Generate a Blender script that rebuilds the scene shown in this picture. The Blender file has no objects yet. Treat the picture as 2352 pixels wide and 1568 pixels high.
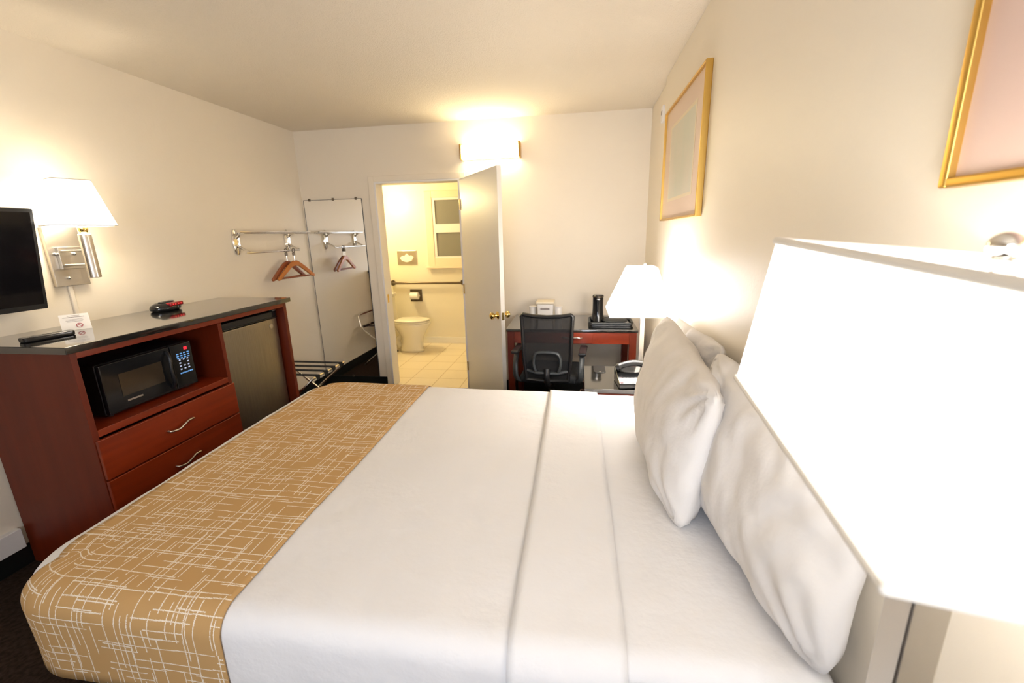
import bpy, bmesh, math, random
from mathutils import Vector, Matrix, noise, Euler
random.seed(7)
COL = bpy.context.scene.collection
PI = math.pi

# ------------------------------------------------------------------ materials
def nodes(m):
    m.use_nodes = True
    return m.node_tree.nodes, m.node_tree.links

def mat(name, col, rough=.5, metal=0., spec=.5, bump=None, coat=0., var=None, sheen=0.):
    m = bpy.data.materials.new(name); N, L = nodes(m); b = N['Principled BSDF']
    b.inputs['Base Color'].default_value = (*col, 1); b.inputs['Roughness'].default_value = rough
    b.inputs['Metallic'].default_value = metal; b.inputs['Specular IOR Level'].default_value = spec
    b.inputs['Coat Weight'].default_value = coat; b.inputs['Coat Roughness'].default_value = .08
    b.inputs['Sheen Weight'].default_value = sheen
    tc = N.new('ShaderNodeTexCoord')
    if bump:
        sc, st, dist = bump
        n = N.new('ShaderNodeTexNoise'); n.inputs['Scale'].default_value = sc; n.inputs['Detail'].default_value = 4
        L.new(tc.outputs['Object'], n.inputs['Vector'])
        bp = N.new('ShaderNodeBump'); bp.inputs['Strength'].default_value = st; bp.inputs['Distance'].default_value = dist
        L.new(n.outputs['Fac'], bp.inputs['Height']); L.new(bp.outputs['Normal'], b.inputs['Normal'])
    if var:
        sc, col2, stretch = var
        mp = N.new('ShaderNodeMapping'); mp.inputs['Scale'].default_value = stretch
        L.new(tc.outputs['Object'], mp.inputs['Vector'])
        n = N.new('ShaderNodeTexNoise'); n.inputs['Scale'].default_value = sc; n.inputs['Detail'].default_value = 5
        L.new(mp.outputs['Vector'], n.inputs['Vector'])
        r = N.new('ShaderNodeMix'); r.data_type = 'RGBA'
        r.inputs['A'].default_value = (*col, 1); r.inputs['B'].default_value = (*col2, 1)
        mr = N.new('ShaderNodeMapRange'); mr.inputs['From Min'].default_value = .35; mr.inputs['From Max'].default_value = .65
        L.new(n.outputs['Fac'], mr.inputs['Value']); L.new(mr.outputs['Result'], r.inputs['Factor'])
        L.new(r.outputs['Result'], b.inputs['Base Color'])
    return m

def emit(name, col, strength, diff=None):
    m = bpy.data.materials.new(name); N, L = nodes(m); b = N['Principled BSDF']
    b.inputs['Base Color'].default_value = (*(diff or col), 1); b.inputs['Roughness'].default_value = .7
    b.inputs['Emission Color'].default_value = (*col, 1); b.inputs['Emission Strength'].default_value = strength
    return m

WALLC = (.84, .757, .625)
M = {}
M['wall'] = mat('wall_paint', WALLC, .45, bump=(60, .12, .004), spec=.35)
M['ceil'] = mat('ceiling_texture', (.85, .762, .625), .9, bump=(140, .7, .006), spec=.1)
M['bathwall'] = mat('bathroom_paint', (.84, .78, .62), .35, spec=.4)
M['whitepaint'] = mat('white_gloss_paint', (.84, .81, .78), .35)
M['doorpaint'] = mat('door_paint', (.82, .77, .69), .38)
M['carpet'] = mat('dark_carpet', (.028, .017, .012), .95, bump=(400, .8, .006), spec=.05, var=(60, (.05, .032, .024), (1, 1, 1)))
M['vinyl'] = mat('black_vinyl', (.010, .011, .010), .35)
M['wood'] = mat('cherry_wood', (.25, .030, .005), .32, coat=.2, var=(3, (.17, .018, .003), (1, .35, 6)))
M['woodv_shaded'] = mat('cherry_wood_upright_shaded', (.15, .019, .004), .42, coat=.04, spec=.35, var=(3, (.12, .014, .003), (6, 6, .5)))  # upright grain; colour darkened to carry the weaker light on cabinet sides
M['topblack'] = mat('black_polished_top', (.014, .013, .011), .06, spec=.9, coat=.8)
M['black'] = mat('black_plastic', (.012, .012, .013), .35)
M['blackgloss'] = mat('black_gloss_plastic', (.010, .010, .011), .12)
M['screen'] = mat('dark_screen', (.006, .005, .006), .10)
M['darkgrey'] = mat('dark_grey_plastic', (.035, .040, .043), .45)
M['fabricblack'] = mat('black_fabric', (.012, .014, .016), .9, bump=(300, .4, .002))
M['chrome'] = mat('chrome', (.82, .80, .76), .10, 1.)
M['nickel'] = mat('brushed_nickel', (.62, .58, .52), .32, 1.)
M['steel'] = mat('stainless_steel', (.42, .38, .32), .33, 1., var=(4, (.36, .33, .28), (1, 40, 1)))
M['gold'] = mat('gilt_frame', (.66, .42, .11), .32, 1.)
M['brass'] = mat('polished_brass', (.80, .58, .20), .16, 1.)
M['sheet'] = mat('white_sheet', (.775, .76, .755), .85, spec=.2, bump=(14, .35, .012))
M['pillow'] = mat('white_pillowcase', (.75, .715, .68), .85, spec=.2, bump=(10, .45, .014))
M['boxspring'] = mat('black_bed_base', (.008, .007, .009), .9)
M['ceramic'] = mat('white_ceramic', (.85, .82, .74), .12, coat=.5)
M['paper'] = mat('white_paper', (.86, .83, .80), .7)
M['print'] = mat('grey_print', (.30, .26, .25), .8)
M['redprint'] = mat('red_print', (.55, .10, .10), .8)
M['mirror'] = mat('mirror_glass', (.90, .90, .885), .012, 1.)
M['trimcloth'] = mat('cream_trim', (.84, .79, .70), .8)
M['hangerwood'] = mat('hanger_wood', (.50, .16, .025), .35, coat=.2)
M['hangerdark'] = mat('hanger_dark_wood', (.27, .065, .018), .35, coat=.2)
M['darkmetal'] = mat('dark_metal', (.16, .13, .10), .35, 1.)
M['matboard'] = mat('beige_mat_board', (.70, .53, .41), .35)
M['pinkmat'] = mat('pink_mat_board', (.62, .45, .38), .30)
M['artgreen'] = mat('muted_green_print', (.55, .56, .44), .35, var=(3, (.66, .58, .46), (1, 1, .5)))
M['artline'] = mat('pale_mat_line', (.74, .62, .42), .35)
M['plasticwhite'] = mat('white_plastic', (.82, .79, .76), .4)
M['keys'] = emit('blue_key_print_glow', (.15, .42, .9), .25)  # printed keys, given a faint glow of their own
M['keysw'] = emit('pale_key_print_glow', (.5, .6, .85), .25)  # pale printed keys, also made to glow faintly
M['redled'] = emit('red_led', (.8, .02, .04), .5)
M['redlens'] = mat('red_lens', (.30, .006, .012), .2)
M['redplastic'] = mat('red_plastic', (.35, .03, .02), .3)
M['frosted'] = mat('frosted_pane', (.20, .20, .18), .25)
M['cream'] = mat('cream_window_paint', (.80, .70, .52), .4)
M['ovenglass'] = mat('oven_window', (.045, .032, .020), .12)
M['shade_near'] = emit('lit_shade_near', (1, .98, .96), 2.55, (.85, .84, .82))
M['shade_far'] = emit('lit_shade_far', (1, .96, .93), 11.5, (.85, .83, .8))
M['shade_sconce'] = emit('lit_shade_wall', (1, .92, .78), 4.8, (.85, .8, .7))
M['bulb'] = emit('bulb_glow', (1, .95, .88), 45)
M['bulb_far'] = emit('bulb_glow_far', (1, .95, .90), 60)
M['bulbwarm'] = emit('bulb_glow_warm', (1, .90, .74), 170)
M['vanity'] = emit('vanity_glow', (1, .85, .54), 20)
M['bathlamp'] = emit('bathroom_lamp_glow', (1, .79, .40), 108)

def tile_mat():
    m = bpy.data.materials.new('floor_tile'); N, L = nodes(m); b = N['Principled BSDF']
    tc = N.new('ShaderNodeTexCoord'); mp = N.new('ShaderNodeMapping'); mp.inputs['Location'].default_value = (1.76 + .6, 0, 0)
    br = N.new('ShaderNodeTexBrick'); br.offset = 0; br.inputs['Scale'].default_value = 1
    br.inputs['Brick Width'].default_value = .30; br.inputs['Row Height'].default_value = .30
    br.inputs['Mortar Size'].default_value = .004
    br.inputs['Color1'].default_value = (.80, .72, .58, 1); br.inputs['Color2'].default_value = (.77, .69, .55, 1)
    br.inputs['Mortar'].default_value = (.48, .38, .24, 1)
    L.new(tc.outputs['Object'], mp.inputs['Vector']); L.new(mp.outputs['Vector'], br.inputs['Vector'])
    L.new(br.outputs['Color'], b.inputs['Base Color']); b.inputs['Roughness'].default_value = .3
    return m
M['tile'] = tile_mat()

def runner_mat():
    m = bpy.data.materials.new('runner_cloth'); N, L = nodes(m); b = N['Principled BSDF']
    b.inputs['Roughness'].default_value = .85; b.inputs['Specular IOR Level'].default_value = .2
    def mt(op, a, c=None, d=None):
        n = N.new('ShaderNodeMath'); n.operation = op
        for i, v in enumerate((a, c, d)):
            if v is None: continue
            if isinstance(v, (int, float)): n.inputs[i].default_value = v
            else: L.new(v, n.inputs[i])
        return n.outputs[0]
    uv = N.new('ShaderNodeTexCoord').outputs['UV']
    sp = N.new('ShaderNodeSeparateXYZ'); L.new(uv, sp.inputs[0]); U, V = sp.outputs[0], sp.outputs[1]
    nz = N.new('ShaderNodeTexNoise'); nz.inputs['Scale'].default_value = 9; nz.inputs['Detail'].default_value = 1; L.new(uv, nz.inputs['Vector'])
    wob = mt('MULTIPLY', mt('SUBTRACT', nz.outputs['Fac'], .5), .22)
    hz = N.new('ShaderNodeTexNoise'); hz.inputs['Scale'].default_value = 520; hz.inputs['Detail'].default_value = 1; L.new(uv, hz.inputs['Vector'])
    rag = mt('MULTIPLY', mt('SUBTRACT', hz.outputs['Fac'], .5), .20)
    def layer(A, B, fa, fb, w, th, seed):
        a = mt('ADD', mt('MULTIPLY', A, fa), seed)
        cell = mt('FLOOR', a); f = mt('FRACT', a)
        wn = N.new('ShaderNodeTexWhiteNoise'); wn.noise_dimensions = '1D'; L.new(cell, wn.inputs['W'])
        cen = mt('ADD', mt('MULTIPLY', wn.outputs['Value'], .6), .2)
        bb = mt('FLOOR', mt('ADD', mt('MULTIPLY', B, fb), mt('MULTIPLY', wn.outputs['Value'], 13.)))
        w2 = N.new('ShaderNodeTexWhiteNoise'); w2.noise_dimensions = '2D'
        cb = N.new('ShaderNodeCombineXYZ'); L.new(cell, cb.inputs[0]); L.new(bb, cb.inputs[1]); L.new(cb.outputs[0], w2.inputs['Vector'])
        off = mt('MULTIPLY', mt('SUBTRACT', w2.outputs['Value'], .5), .25)
        d = mt('ABSOLUTE', mt('ADD', mt('ADD', mt('SUBTRACT', f, cen), off), wob))
        ln = mt('LESS_THAN', d, mt('ADD', w, rag))
        return mt('MULTIPLY', ln, mt('GREATER_THAN', w2.outputs['Value'], th))
    ls = [layer(U, V, 40, 11, .050, .46, .3), layer(U, V, 27, 15, .036, .5, 40.7),
          layer(V, U, 40, 9, .050, .46, 91.2), layer(V, U, 27, 12, .036, .5, 140.4)]
    s = ls[0]
    for l in ls[1:]: s = mt('MAXIMUM', s, l)
    mx = N.new('ShaderNodeMix'); mx.data_type = 'RGBA'
    mx.inputs['A'].default_value = (.50, .305, .125, 1); mx.inputs['B'].default_value = (.80, .72, .60, 1)
    L.new(s, mx.inputs['Factor']); L.new(mx.outputs['Result'], b.inputs['Base Color'])
    return m
M['runner'] = runner_mat()

def mesh_cloth():
    m = bpy.data.materials.new('chair_mesh_fabric'); N, L = nodes(m)
    b = N['Principled BSDF']; b.inputs['Base Color'].default_value = (.015, .014, .014, 1); b.inputs['Roughness'].default_value = .8
    t = N.new('ShaderNodeBsdfTransparent'); mx = N.new('ShaderNodeMixShader'); mx.inputs[0].default_value = .68
    L.new(t.outputs[0], mx.inputs[1]); L.new(b.outputs[0], mx.inputs[2]); L.new(mx.outputs[0], N['Material Output'].inputs['Surface'])
    return m
M['mesh'] = mesh_cloth()

def thin_glass():
    m = bpy.data.materials.new('window_glass'); N, L = nodes(m)
    t = N.new('ShaderNodeBsdfTransparent'); g = N.new('ShaderNodeBsdfGlossy'); g.inputs['Roughness'].default_value = .02
    mx = N.new('ShaderNodeMixShader'); mx.inputs[0].default_value = .06
    L.new(t.outputs[0], mx.inputs[1]); L.new(g.outputs[0], mx.inputs[2]); L.new(mx.outputs[0], N['Material Output'].inputs['Surface'])
    return m
M['glass'] = thin_glass()

# ------------------------------------------------------------------ mesh helpers
def B(): return bmesh.new()
def box(bm, x0, x1, y0, y1, z0, z1, mtx=None):
    g = bmesh.ops.create_cube(bm, size=1)
    m = Matrix.Translation(((x0+x1)/2, (y0+y1)/2, (z0+z1)/2)) @ Matrix.Diagonal((abs(x1-x0), abs(y1-y0), abs(z1-z0), 1))
    bmesh.ops.transform(bm, matrix=(mtx @ m) if mtx else m, verts=g['verts']); return bm
def cyl(bm, p0, p1, r, seg=20, r2=None, mtx=None):
    p0, p1 = Vector(p0), Vector(p1); d = p1-p0
    g = bmesh.ops.create_cone(bm, cap_ends=True, segments=seg, radius1=r, radius2=r if r2 is None else r2, depth=d.length)
    m = Matrix.Translation((p0+p1)/2) @ d.to_track_quat('Z', 'Y').to_matrix().to_4x4()
    bmesh.ops.transform(bm, matrix=(mtx @ m) if mtx else m, verts=g['verts']); return bm
def ball(bm, c, r, s=(1, 1, 1), seg=20):
    g = bmesh.ops.create_uvsphere(bm, u_segments=seg, v_segments=seg//2+2, radius=r)
    bmesh.ops.transform(bm, matrix=Matrix.Translation(c) @ Matrix.Diagonal((*s, 1)), verts=g['verts']); return bm
def tube(bm, pts, r, seg=10, sx=1., cap=True):
    pts = [Vector(p) for p in pts]; rings = []; n = len(pts); up = None
    for i, p in enumerate(pts):
        t = (pts[min(i+1, n-1)] - pts[max(i-1, 0)]).normalized()
        if up is None:
            up = Vector((0, 0, 1)) if abs(t.z) < .9 else Vector((1, 0, 0))
        a = t.cross(up).normalized(); b = a.cross(t).normalized(); up = b
        rr = r[i] if isinstance(r, (list, tuple)) else r
        rings.append([bm.verts.new(p + a*math.cos(2*PI*k/seg)*rr*sx + b*math.sin(2*PI*k/seg)*rr) for k in range(seg)])
    for i in range(n-1):
        for k in range(seg):
            bm.faces.new((rings[i][k], rings[i][(k+1) % seg], rings[i+1][(k+1) % seg], rings[i+1][k]))
    if cap: bm.faces.new(rings[0][::-1]); bm.faces.new(rings[-1])
    return bm
def curve(pts, n=8):
    P = [Vector(p) for p in pts]; P = [2*P[0]-P[1]] + P + [2*P[-1]-P[-2]]; out = []
    for i in range(1, len(P)-2):
        for k in range(n):
            t = k/n; a, b, c, d = P[i-1:i+3]
            out.append(.5*((2*b)+(-a+c)*t+(2*a-5*b+4*c-d)*t*t+(-a+3*b-3*c+d)*t**3))
    return out + [P[-2]]
def lathe(bm, prof, c=(0, 0, 0), seg=28, sc=(1, 1)):
    rings = [[bm.verts.new((c[0]+r*math.cos(2*PI*k/seg)*sc[0], c[1]+r*math.sin(2*PI*k/seg)*sc[1], c[2]+z)) for k in range(seg)] for r, z in prof]
    for i in range(len(rings)-1):
        for k in range(seg):
            bm.faces.new((rings[i][k], rings[i][(k+1) % seg], rings[i+1][(k+1) % seg], rings[i+1][k]))
    bm.faces.new(rings[0][::-1]); bm.faces.new(rings[-1]); return bm
def prism(bm, poly, z0, z1, axis='z', mtx=None):
    def P(a, b, c): return {'z': (a, b, c), 'x': (c, a, b), 'y': (a, c, b)}[axis]
    lo = [bm.verts.new(P(a, b, z0)) for a, b in poly]; hi = [bm.verts.new(P(a, b, z1)) for a, b in poly]
    n = len(poly)
    for i in range(n): bm.faces.new((lo[i], lo[(i+1) % n], hi[(i+1) % n], hi[i]))
    bm.faces.new(lo[::-1]); bm.faces.new(hi)
    if mtx: bmesh.ops.transform(bm, matrix=mtx, verts=lo+hi)
    return bm
def rot_bm(bm, mtx): bmesh.ops.transform(bm, matrix=mtx, verts=bm.verts); return bm

def obj(name, bm, m, parent=None, bevel=0, smooth=False, label=None, seg=2, world=False):
    bmesh.ops.recalc_face_normals(bm, faces=bm.faces)
    me = bpy.data.meshes.new(name); bm.to_mesh(me); bm.free()
    me.materials.append(m)
    o = bpy.data.objects.new(name, me); COL.objects.link(o)
    if parent is not None:
        if world:
            root = parent
            while root.parent is not None: root = root.parent
            me.transform(root_m[root.name].inverted())
        o.parent = parent
    if smooth:
        for p in me.polygons: p.use_smooth = True
        if smooth != 'full':
            me.set_sharp_from_angle(angle=math.radians(38))
    if bevel:
        md = o.modifiers.new('edge', 'BEVEL'); md.width = bevel; md.segments = seg; md.limit_method = 'ANGLE'; md.angle_limit = math.radians(35)
        for p in me.polygons: p.use_smooth = True
        me.set_sharp_from_angle(angle=math.radians(35)) if False else None
        w = o.modifiers.new('shade', 'WEIGHTED_NORMAL') ; w.keep_sharp = True
    if label: o['label'] = label
    return o
root_m = {}
def thing(name, label, cat, loc=(0, 0, 0), rz=0, group=None):
    o = bpy.data.objects.new(name, None); COL.objects.link(o); o.empty_display_size = .05
    o.location = loc; o.rotation_euler = (0, 0, rz); o['label'] = label; o['category'] = cat
    if group: o['group'] = group
    root_m[o.name] = Matrix.Translation(loc) @ Matrix.Rotation(rz, 4, 'Z')
    return o
def tag(o, label, cat, group=None):
    o['label'] = label; o['category'] = cat
    if group: o['group'] = group
    root_m[o.name] = Matrix.Identity(4); return o
def struct(name, bm, m, parent=None, **k):
    o = obj(name, bm, m, parent, **k)
    if parent is None: o['kind'] = 'structure'
    root_m[o.name] = Matrix.Identity(4)
    return o

# ------------------------------------------------------------------ the room
XL, XR, YB, YF, H = -2.60, .55, 3.93, -1.25, 2.44
T = .12
YJ = 3.22          # the right wall steps back a little here
struct('floor', box(B(), XL-T, XR+.2, YF-T, YB, -.1, 0), M['carpet'])
b = B(); box(b, XL-T, XR+.2, YF-T, YB+T, H, H+.1)
struct('ceiling', b, M['ceil'])
struct('wall_left', box(B(), XL-T, XL, YF-T, YB+T, 0, H), M['wall'])
b = B(); box(b, XR, XR+T, YF-T, YJ, 0, H); box(b, XR+.025, XR+T, YJ, YB+T, 0, H)
struct('wall_right', b, M['wall'])
DX0, DX1, DZ = -1.86, -1.05, 1.975
b = B(); box(b, XL-T, DX0, YB, YB+T, 0, H); box(b, DX1, XR+T, YB, YB+T, 0, H); box(b, DX0, DX1, YB, YB+T, DZ, H)
struct('wall_back', b, M['wall'])
WX0, WX1, WZ0, WZ1 = -.95, .45, .85, 2.1
b = B(); box(b, XL, WX0, YF-T, YF, 0, H); box(b, WX1, XR, YF-T, YF, 0, H); box(b, WX0, WX1, YF-T, YF, 0, WZ0); box(b, WX0, WX1, YF-T, YF, WZ1, H)
struct('wall_front', b, M['wall'])
b = B()
for x in (WX0, WX1-.05, (WX0+WX1)/2-.025): box(b, x, x+.05, YF-.09, YF-.03, WZ0, WZ1)
for z in (WZ0, WZ1-.05): box(b, WX0+.05, WX1-.05, YF-.088, YF-.032, z, z+.05)
w1 = struct('added_window', b, M['whitepaint'])  # unseen window behind the camera, added to let fill light in
struct('window_pane', box(B(), WX0+.02, WX1-.02, YF-.064, YF-.058, WZ0+.02, WZ1-.02), M['glass'], w1)
# baseboards
struct('baseboard_left', box(B(), XL, XL+.008, YF, YB-.001, 0, .10), M['vinyl'])
b = B(); box(b, XL+.009, DX0-.055, YB-.008, YB, 0, .10); box(b, DX1+.055, XR+.02, YB-.008, YB, 0, .10)
struct('baseboard_back', b, M['vinyl'])
struct('baseboard_right', box(B(), XR-.008, XR, YF, YJ, 0, .10), M['vinyl'])
struct('trim_2', box(B(), XL, XL+.03, YF, 1.375, .10, .20), M['whitepaint'], bevel=.004)
# door casing
b = B()
box(b, DX0-.05, DX0, YB-.012, YB, 0, DZ+.05); box(b, DX1, DX1+.05, YB-.012, YB, 0, DZ+.05); box(b, DX0, DX1, YB-.012, YB, DZ, DZ+.05)
struct('trim_1', b, M['wall'], bevel=.003)
b = B(); box(b, DX0, DX0+.018, YB-.012, YB+T+.01, 0, DZ); box(b, DX1-.018, DX1, YB-.012, YB+T+.01, 0, DZ); box(b, DX0+.018, DX1-.018, YB-.012, YB+T+.01, DZ-.018, DZ)
jb = struct('trim_3', b, M['whitepaint'], bevel=.002)
struct('strike_plate', box(B(), DX0+.018, DX0+.0205, YB+.02, YB+.05, .86, .94), M['brass'], jb)
# door slab, open into the room
hx, hy = DX1+.02, YB-.03
fx, fy = -.572, 3.235
ang = math.atan2(fy-hy, fx-hx); dl = math.hypot(fx-hx, fy-hy)
DM = Matrix.Translation((hx, hy, 0)) @ Matrix.Rotation(ang, 4, 'Z')
b = box(B(), 0, dl, -.0175, .0175, .02, 1.965); rot_bm(b, DM)
door = struct('door_1', b, M['doorpaint'], bevel=.002)
def knob(side):
    b = B(); s = side
    Rk = DM @ Matrix.Translation((dl-.06, s*.0175, .865)) @ Matrix.Rotation(-s*PI/2, 4, 'X')
    lathe(b, [(.031, 0), (.031, .004), (.024, .009), (.013, .013), (.012, .028), (.02, .033), (.0275, .045), (.0265, .058), (.018, .066), (.004, .068)], seg=24)
    rot_bm(b, Rk); obj('door_knob', b, M['brass'], door, smooth=True, label='polished brass round door knob')
knob(1); knob(-1)
obj('latch_plate', rot_bm(box(B(), dl, dl+.002, -.011, .011, .835, .895), DM), M['brass'], door)
for z in (.25, 1.0, 1.75):
    obj('hinge', rot_bm(cyl(B(), (-.004, -.022, z-.045), (-.004, -.022, z+.045), .006, 10), DM), M['brass'], door, smooth=True)

# ------------------------------------------------------------------ bathroom
BL, BR, BB = -2.70, -.60, 5.72
struct('floor_bathroom', box(B(), BL-T, BR+T, YB, BB+T, -.1, .001), M['tile']).name = 'floor_bath'
struct('ceiling_bath', box(B(), BL-T, BR+T, YB+T, BB+T, H, H+.1), M['ceil'])
struct('wall_bath_left', box(B(), BL-T, BL, YB+T, BB+T, 0, H), M['bathwall'])
struct('wall_bath_right', box(B(), BR, BR+T, YB+T, BB+T, 0, H), M['bathwall'])
struct('wall_bath_back', box(B(), BL, BR, BB, BB+T, 0, H), M['bathwall'])
struct('baseboard_bath', box(B(), BL, BR, BB-.012, BB, 0, .09), M['ceramic'], bevel=.003)
wx0, wx1, wz0, wz1 = -2.02, -1.15, 1.085, 2.06
b = B()
box(b, wx0, wx0+.10, BB-.03, BB, wz0, wz1); box(b, wx1-.10, wx1, BB-.03, BB, wz0, wz1)
box(b, wx0+.1, wx1-.1, BB-.03, BB, wz1-.09, wz1); box(b, wx0+.1, wx1-.1, BB-.03, BB, wz0, wz0+.11)
w2 = struct('window_2', b, M['cream'], bevel=.005)
b = B(); box(b, wx0+.10, wx0+.135, BB-.022, BB-.002, wz0+.11, wz1-.09); box(b, wx1-.135, wx1-.10, BB-.022, BB-.002, wz0+.11, wz1-.09)
box(b, wx0+.135, wx1-.135, BB-.024, BB-.002, 1.525, 1.635); box(b, wx0+.135, wx1-.135, BB-.022, BB-.002, wz0+.11, wz0+.13); box(b, wx0+.135, wx1-.135, BB-.022, BB-.002, wz1-.12, wz1-.09)
struct('window_sash', b, M['whitepaint'], w2)
struct('window_pane', box(B(), wx0+.135, wx1-.135, BB-.010, BB-.004, wz0+.13, 1.525), M['frosted'], w2)
struct('window_pane', box(B(), wx0+.135, wx1-.135, BB-.010, BB-.004, 1.635, wz1-.12), M['frosted'], w2)
struct('window_sill', box(B(), wx0-.02, wx1+.02, BB-.055, BB, wz0-.03, wz0), M['cream'], w2, bevel=.005)

# toilet, tank against the bathroom's left wall, bowl towards the right
t = thing('toilet', 'white ceramic toilet with closed lid on the bathroom tile floor', 'toilet', (-2.25, 5.28, 0))
def oval(cx, a, bb, n=28, flat=None):
    pts = []
    for k in range(n):
        th = 2*PI*k/n; x = math.cos(th)*a; y = math.sin(th)*bb
        if x < 0: x = max(x, -(flat or a)); 
        pts.append((cx+x, y))
    return pts
def loft(bm, secs):
    rings = [[bm.verts.new((x, y, z)) for x, y in pts] for pts, z in secs]; n = len(rings[0])
    for i in range(len(rings)-1):
        for k in range(n): bm.faces.new((rings[i][k], rings[i][(k+1) % n], rings[i+1][(k+1) % n], rings[i+1][k]))
    bm.faces.new(rings[0][::-1]); bm.faces.new(rings[-1]); return bm
bw = loft(B(), [(oval(.07, .165, .105), 0.001), (oval(.075, .155, .098), .03), (oval(.085, .145, .095), .12), (oval(.09, .15, .105), .2), (oval(.09, .20, .15), .29), (oval(.095, .245, .18), .36), (oval(.10, .25, .185), .385), (oval(.10, .24, .175), .39)])
obj('bowl', bw, M['ceramic'], t, smooth='full')
tr = tube(B(), curve([(-.16, .075, .30), (-.10, .085, .20), (-.16, .08, .12), (-.12, .07, .03)], 6), .035, 12); obj('trapway', tr, M['ceramic'], t, smooth='full')
obj('bolt_cap', ball(B(), (-.10, -.085, .02), .014), M['darkmetal'], t, smooth=True)
st = loft(B(), [(oval(.09, .235, .18, flat=.2), .39), (oval(.09, .245, .19, flat=.21), .397), (oval(.09, .245, .19, flat=.21), .41), (oval(.09, .235, .18, flat=.2), .414)])
obj('seat', st, M['ceramic'], t, smooth=True)
ld = loft(B(), [(oval(.09, .235, .18, flat=.2), .416), (oval(.09, .243, .188, flat=.208), .422), (oval(.09, .235, .18, flat=.2), .434), (oval(.09, .19, .14, flat=.16), .440)])
obj('lid', ld, M['ceramic'], t, smooth='full')
obj('tank', box(B(), -.42, -.20, -.22, .22, .38, .72), M['ceramic'], t, bevel=.02, seg=3)
obj('tank_lid', box(B(), -.43, -.185, -.23, .23, .72, .755), M['ceramic'], t, bevel=.01)
obj('flush_handle', cyl(B(), (-.19, -.15, .67), (-.15, -.15, .665), .008), M['chrome'], t, smooth=True)

t = thing('grab_bar', 'long brushed metal grab bar on the bathroom wall above the toilet', 'grab bar', (-2.56, BB, .86))
obj('bar', tube(B(), [(0, 0, 0), (0, -.04, 0), (.01, -.055, 0), (1.0, -.055, 0), (1.01, -.04, 0), (1.01, 0, 0)], .016, 14), M['darkmetal'], t, smooth=True)
for x in (0, 1.01): obj('flange', cyl(B(), (x, 0, 0), (x, -.008, 0), .038, 24), M['darkmetal'], t, smooth=True)

t = thing('tissue_dispenser', 'recessed chrome tissue dispenser with a white tissue on the bathroom wall', 'tissue dispenser', (-2.325, BB, 1.205))
b = B(); box(b, -.14, .14, -.012, 0, -.095, .095)
obj('cover', b, M['nickel'], t, bevel=.006)
b = B()
pts = [(-.10, .0), (-.055, .025), (-.03, .02), (0, .055), (.035, .022), (.07, .03), (.10, .0), (.07, -.045), (0, -.065), (-.07, -.045)]
prism(b, pts, -.03, -.012, 'y'); obj('tissue', b, M['paper'], t, bevel=.004)

t = thing('toilet_paper_holder', 'chrome framed toilet paper holder with a white roll, bathroom wall', 'toilet paper holder', (-2.235, BB, .685))
b = B(); box(b, -.085, .085, -.01, 0, .065, .085); box(b, -.085, .085, -.01, 0, -.085, -.065); box(b, .065, .085, -.01, 0, -.065, .065); box(b, -.085, -.065, -.01, 0, -.065, .065)
box(b, -.065, .065, -.004, 0, -.065, .065)
obj('frame', b, M['darkmetal'], t, bevel=.002)
obj('roller', cyl(B(), (-.07, -.055, 0), (.07, -.055, 0), .01), M['chrome'], t, smooth=True)
tp = tag(obj('toilet_paper_roll', cyl(B(), (-2.295, BB-.06, .685), (-2.185, BB-.06, .685), .048, 28), M['paper'], smooth=True), 'white toilet paper roll hung in the bathroom wall holder', 'toilet paper')

t = thing('bathroom_wall_lamp', 'warm lit bathroom lamp on the wall left of the toilet window', 'lamp', (-2.70, 5.15, 1.95))
obj('backplate', box(B(), 0, .02, -.2, .2, -.05, .05), M['brass'], t, bevel=.004)
obj('diffuser', cyl(B(), (.07, -.18, 0), (.07, .18, 0), .045, 20), M['bathlamp'], t, smooth=True)

# ------------------------------------------------------------------ mirror on the back wall
t = thing('wall_mirror', 'tall frameless mirror in the corner left of the bathroom door', 'mirror', (-2.28, YB, .10))
obj('glass', box(B(), -.30, .282, -.006, 0, 0, 1.735), M['mirror'], t)
b = B(); box(b, .282, .286, -.007, 0, 0, 1.735); box(b, -.304, -.30, -.007, 0, 0, 1.735); box(b, -.304, .286, -.007, 0, 1.735, 1.739)
obj('edge', b, M['darkgrey'], t)
for x in (-.24, .0, .23): obj('clip', box(B(), x-.01, x+.01, -.012, 0, 1.727, 1.752), M['darkmetal'], t, bevel=.002)
obj('clip', box(B(), -.01, .01, -.012, 0, -.008, .012), M['darkmetal'], t, bevel=.002)

# vanity light above the door
t = thing('vanity_light', 'lit warm bar light with gilt ends above the bathroom door', 'light fixture', (-.755, YB, 2.175))
obj('backplate', box(B(), -.26, .26, -.025, 0, -.058, .058), M['brass'], t, bevel=.006)
b = B(); 
prof = [(-.055, -.02), (-.06, -.045), (-.045, -.08), (0, -.098), (.045, -.08), (.06, -.045), (.055, -.02)]
prism(b, [(y, z) for z, y in prof], -.243, .243, 'x'); obj('diffuser', b, M['vanity'], t, smooth=True)
for s in (-1, 1): obj('end_cap', box(B(), s*.243, s*.262, -.102, 0, -.064, .064), M['gold'], t, bevel=.01)

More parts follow.
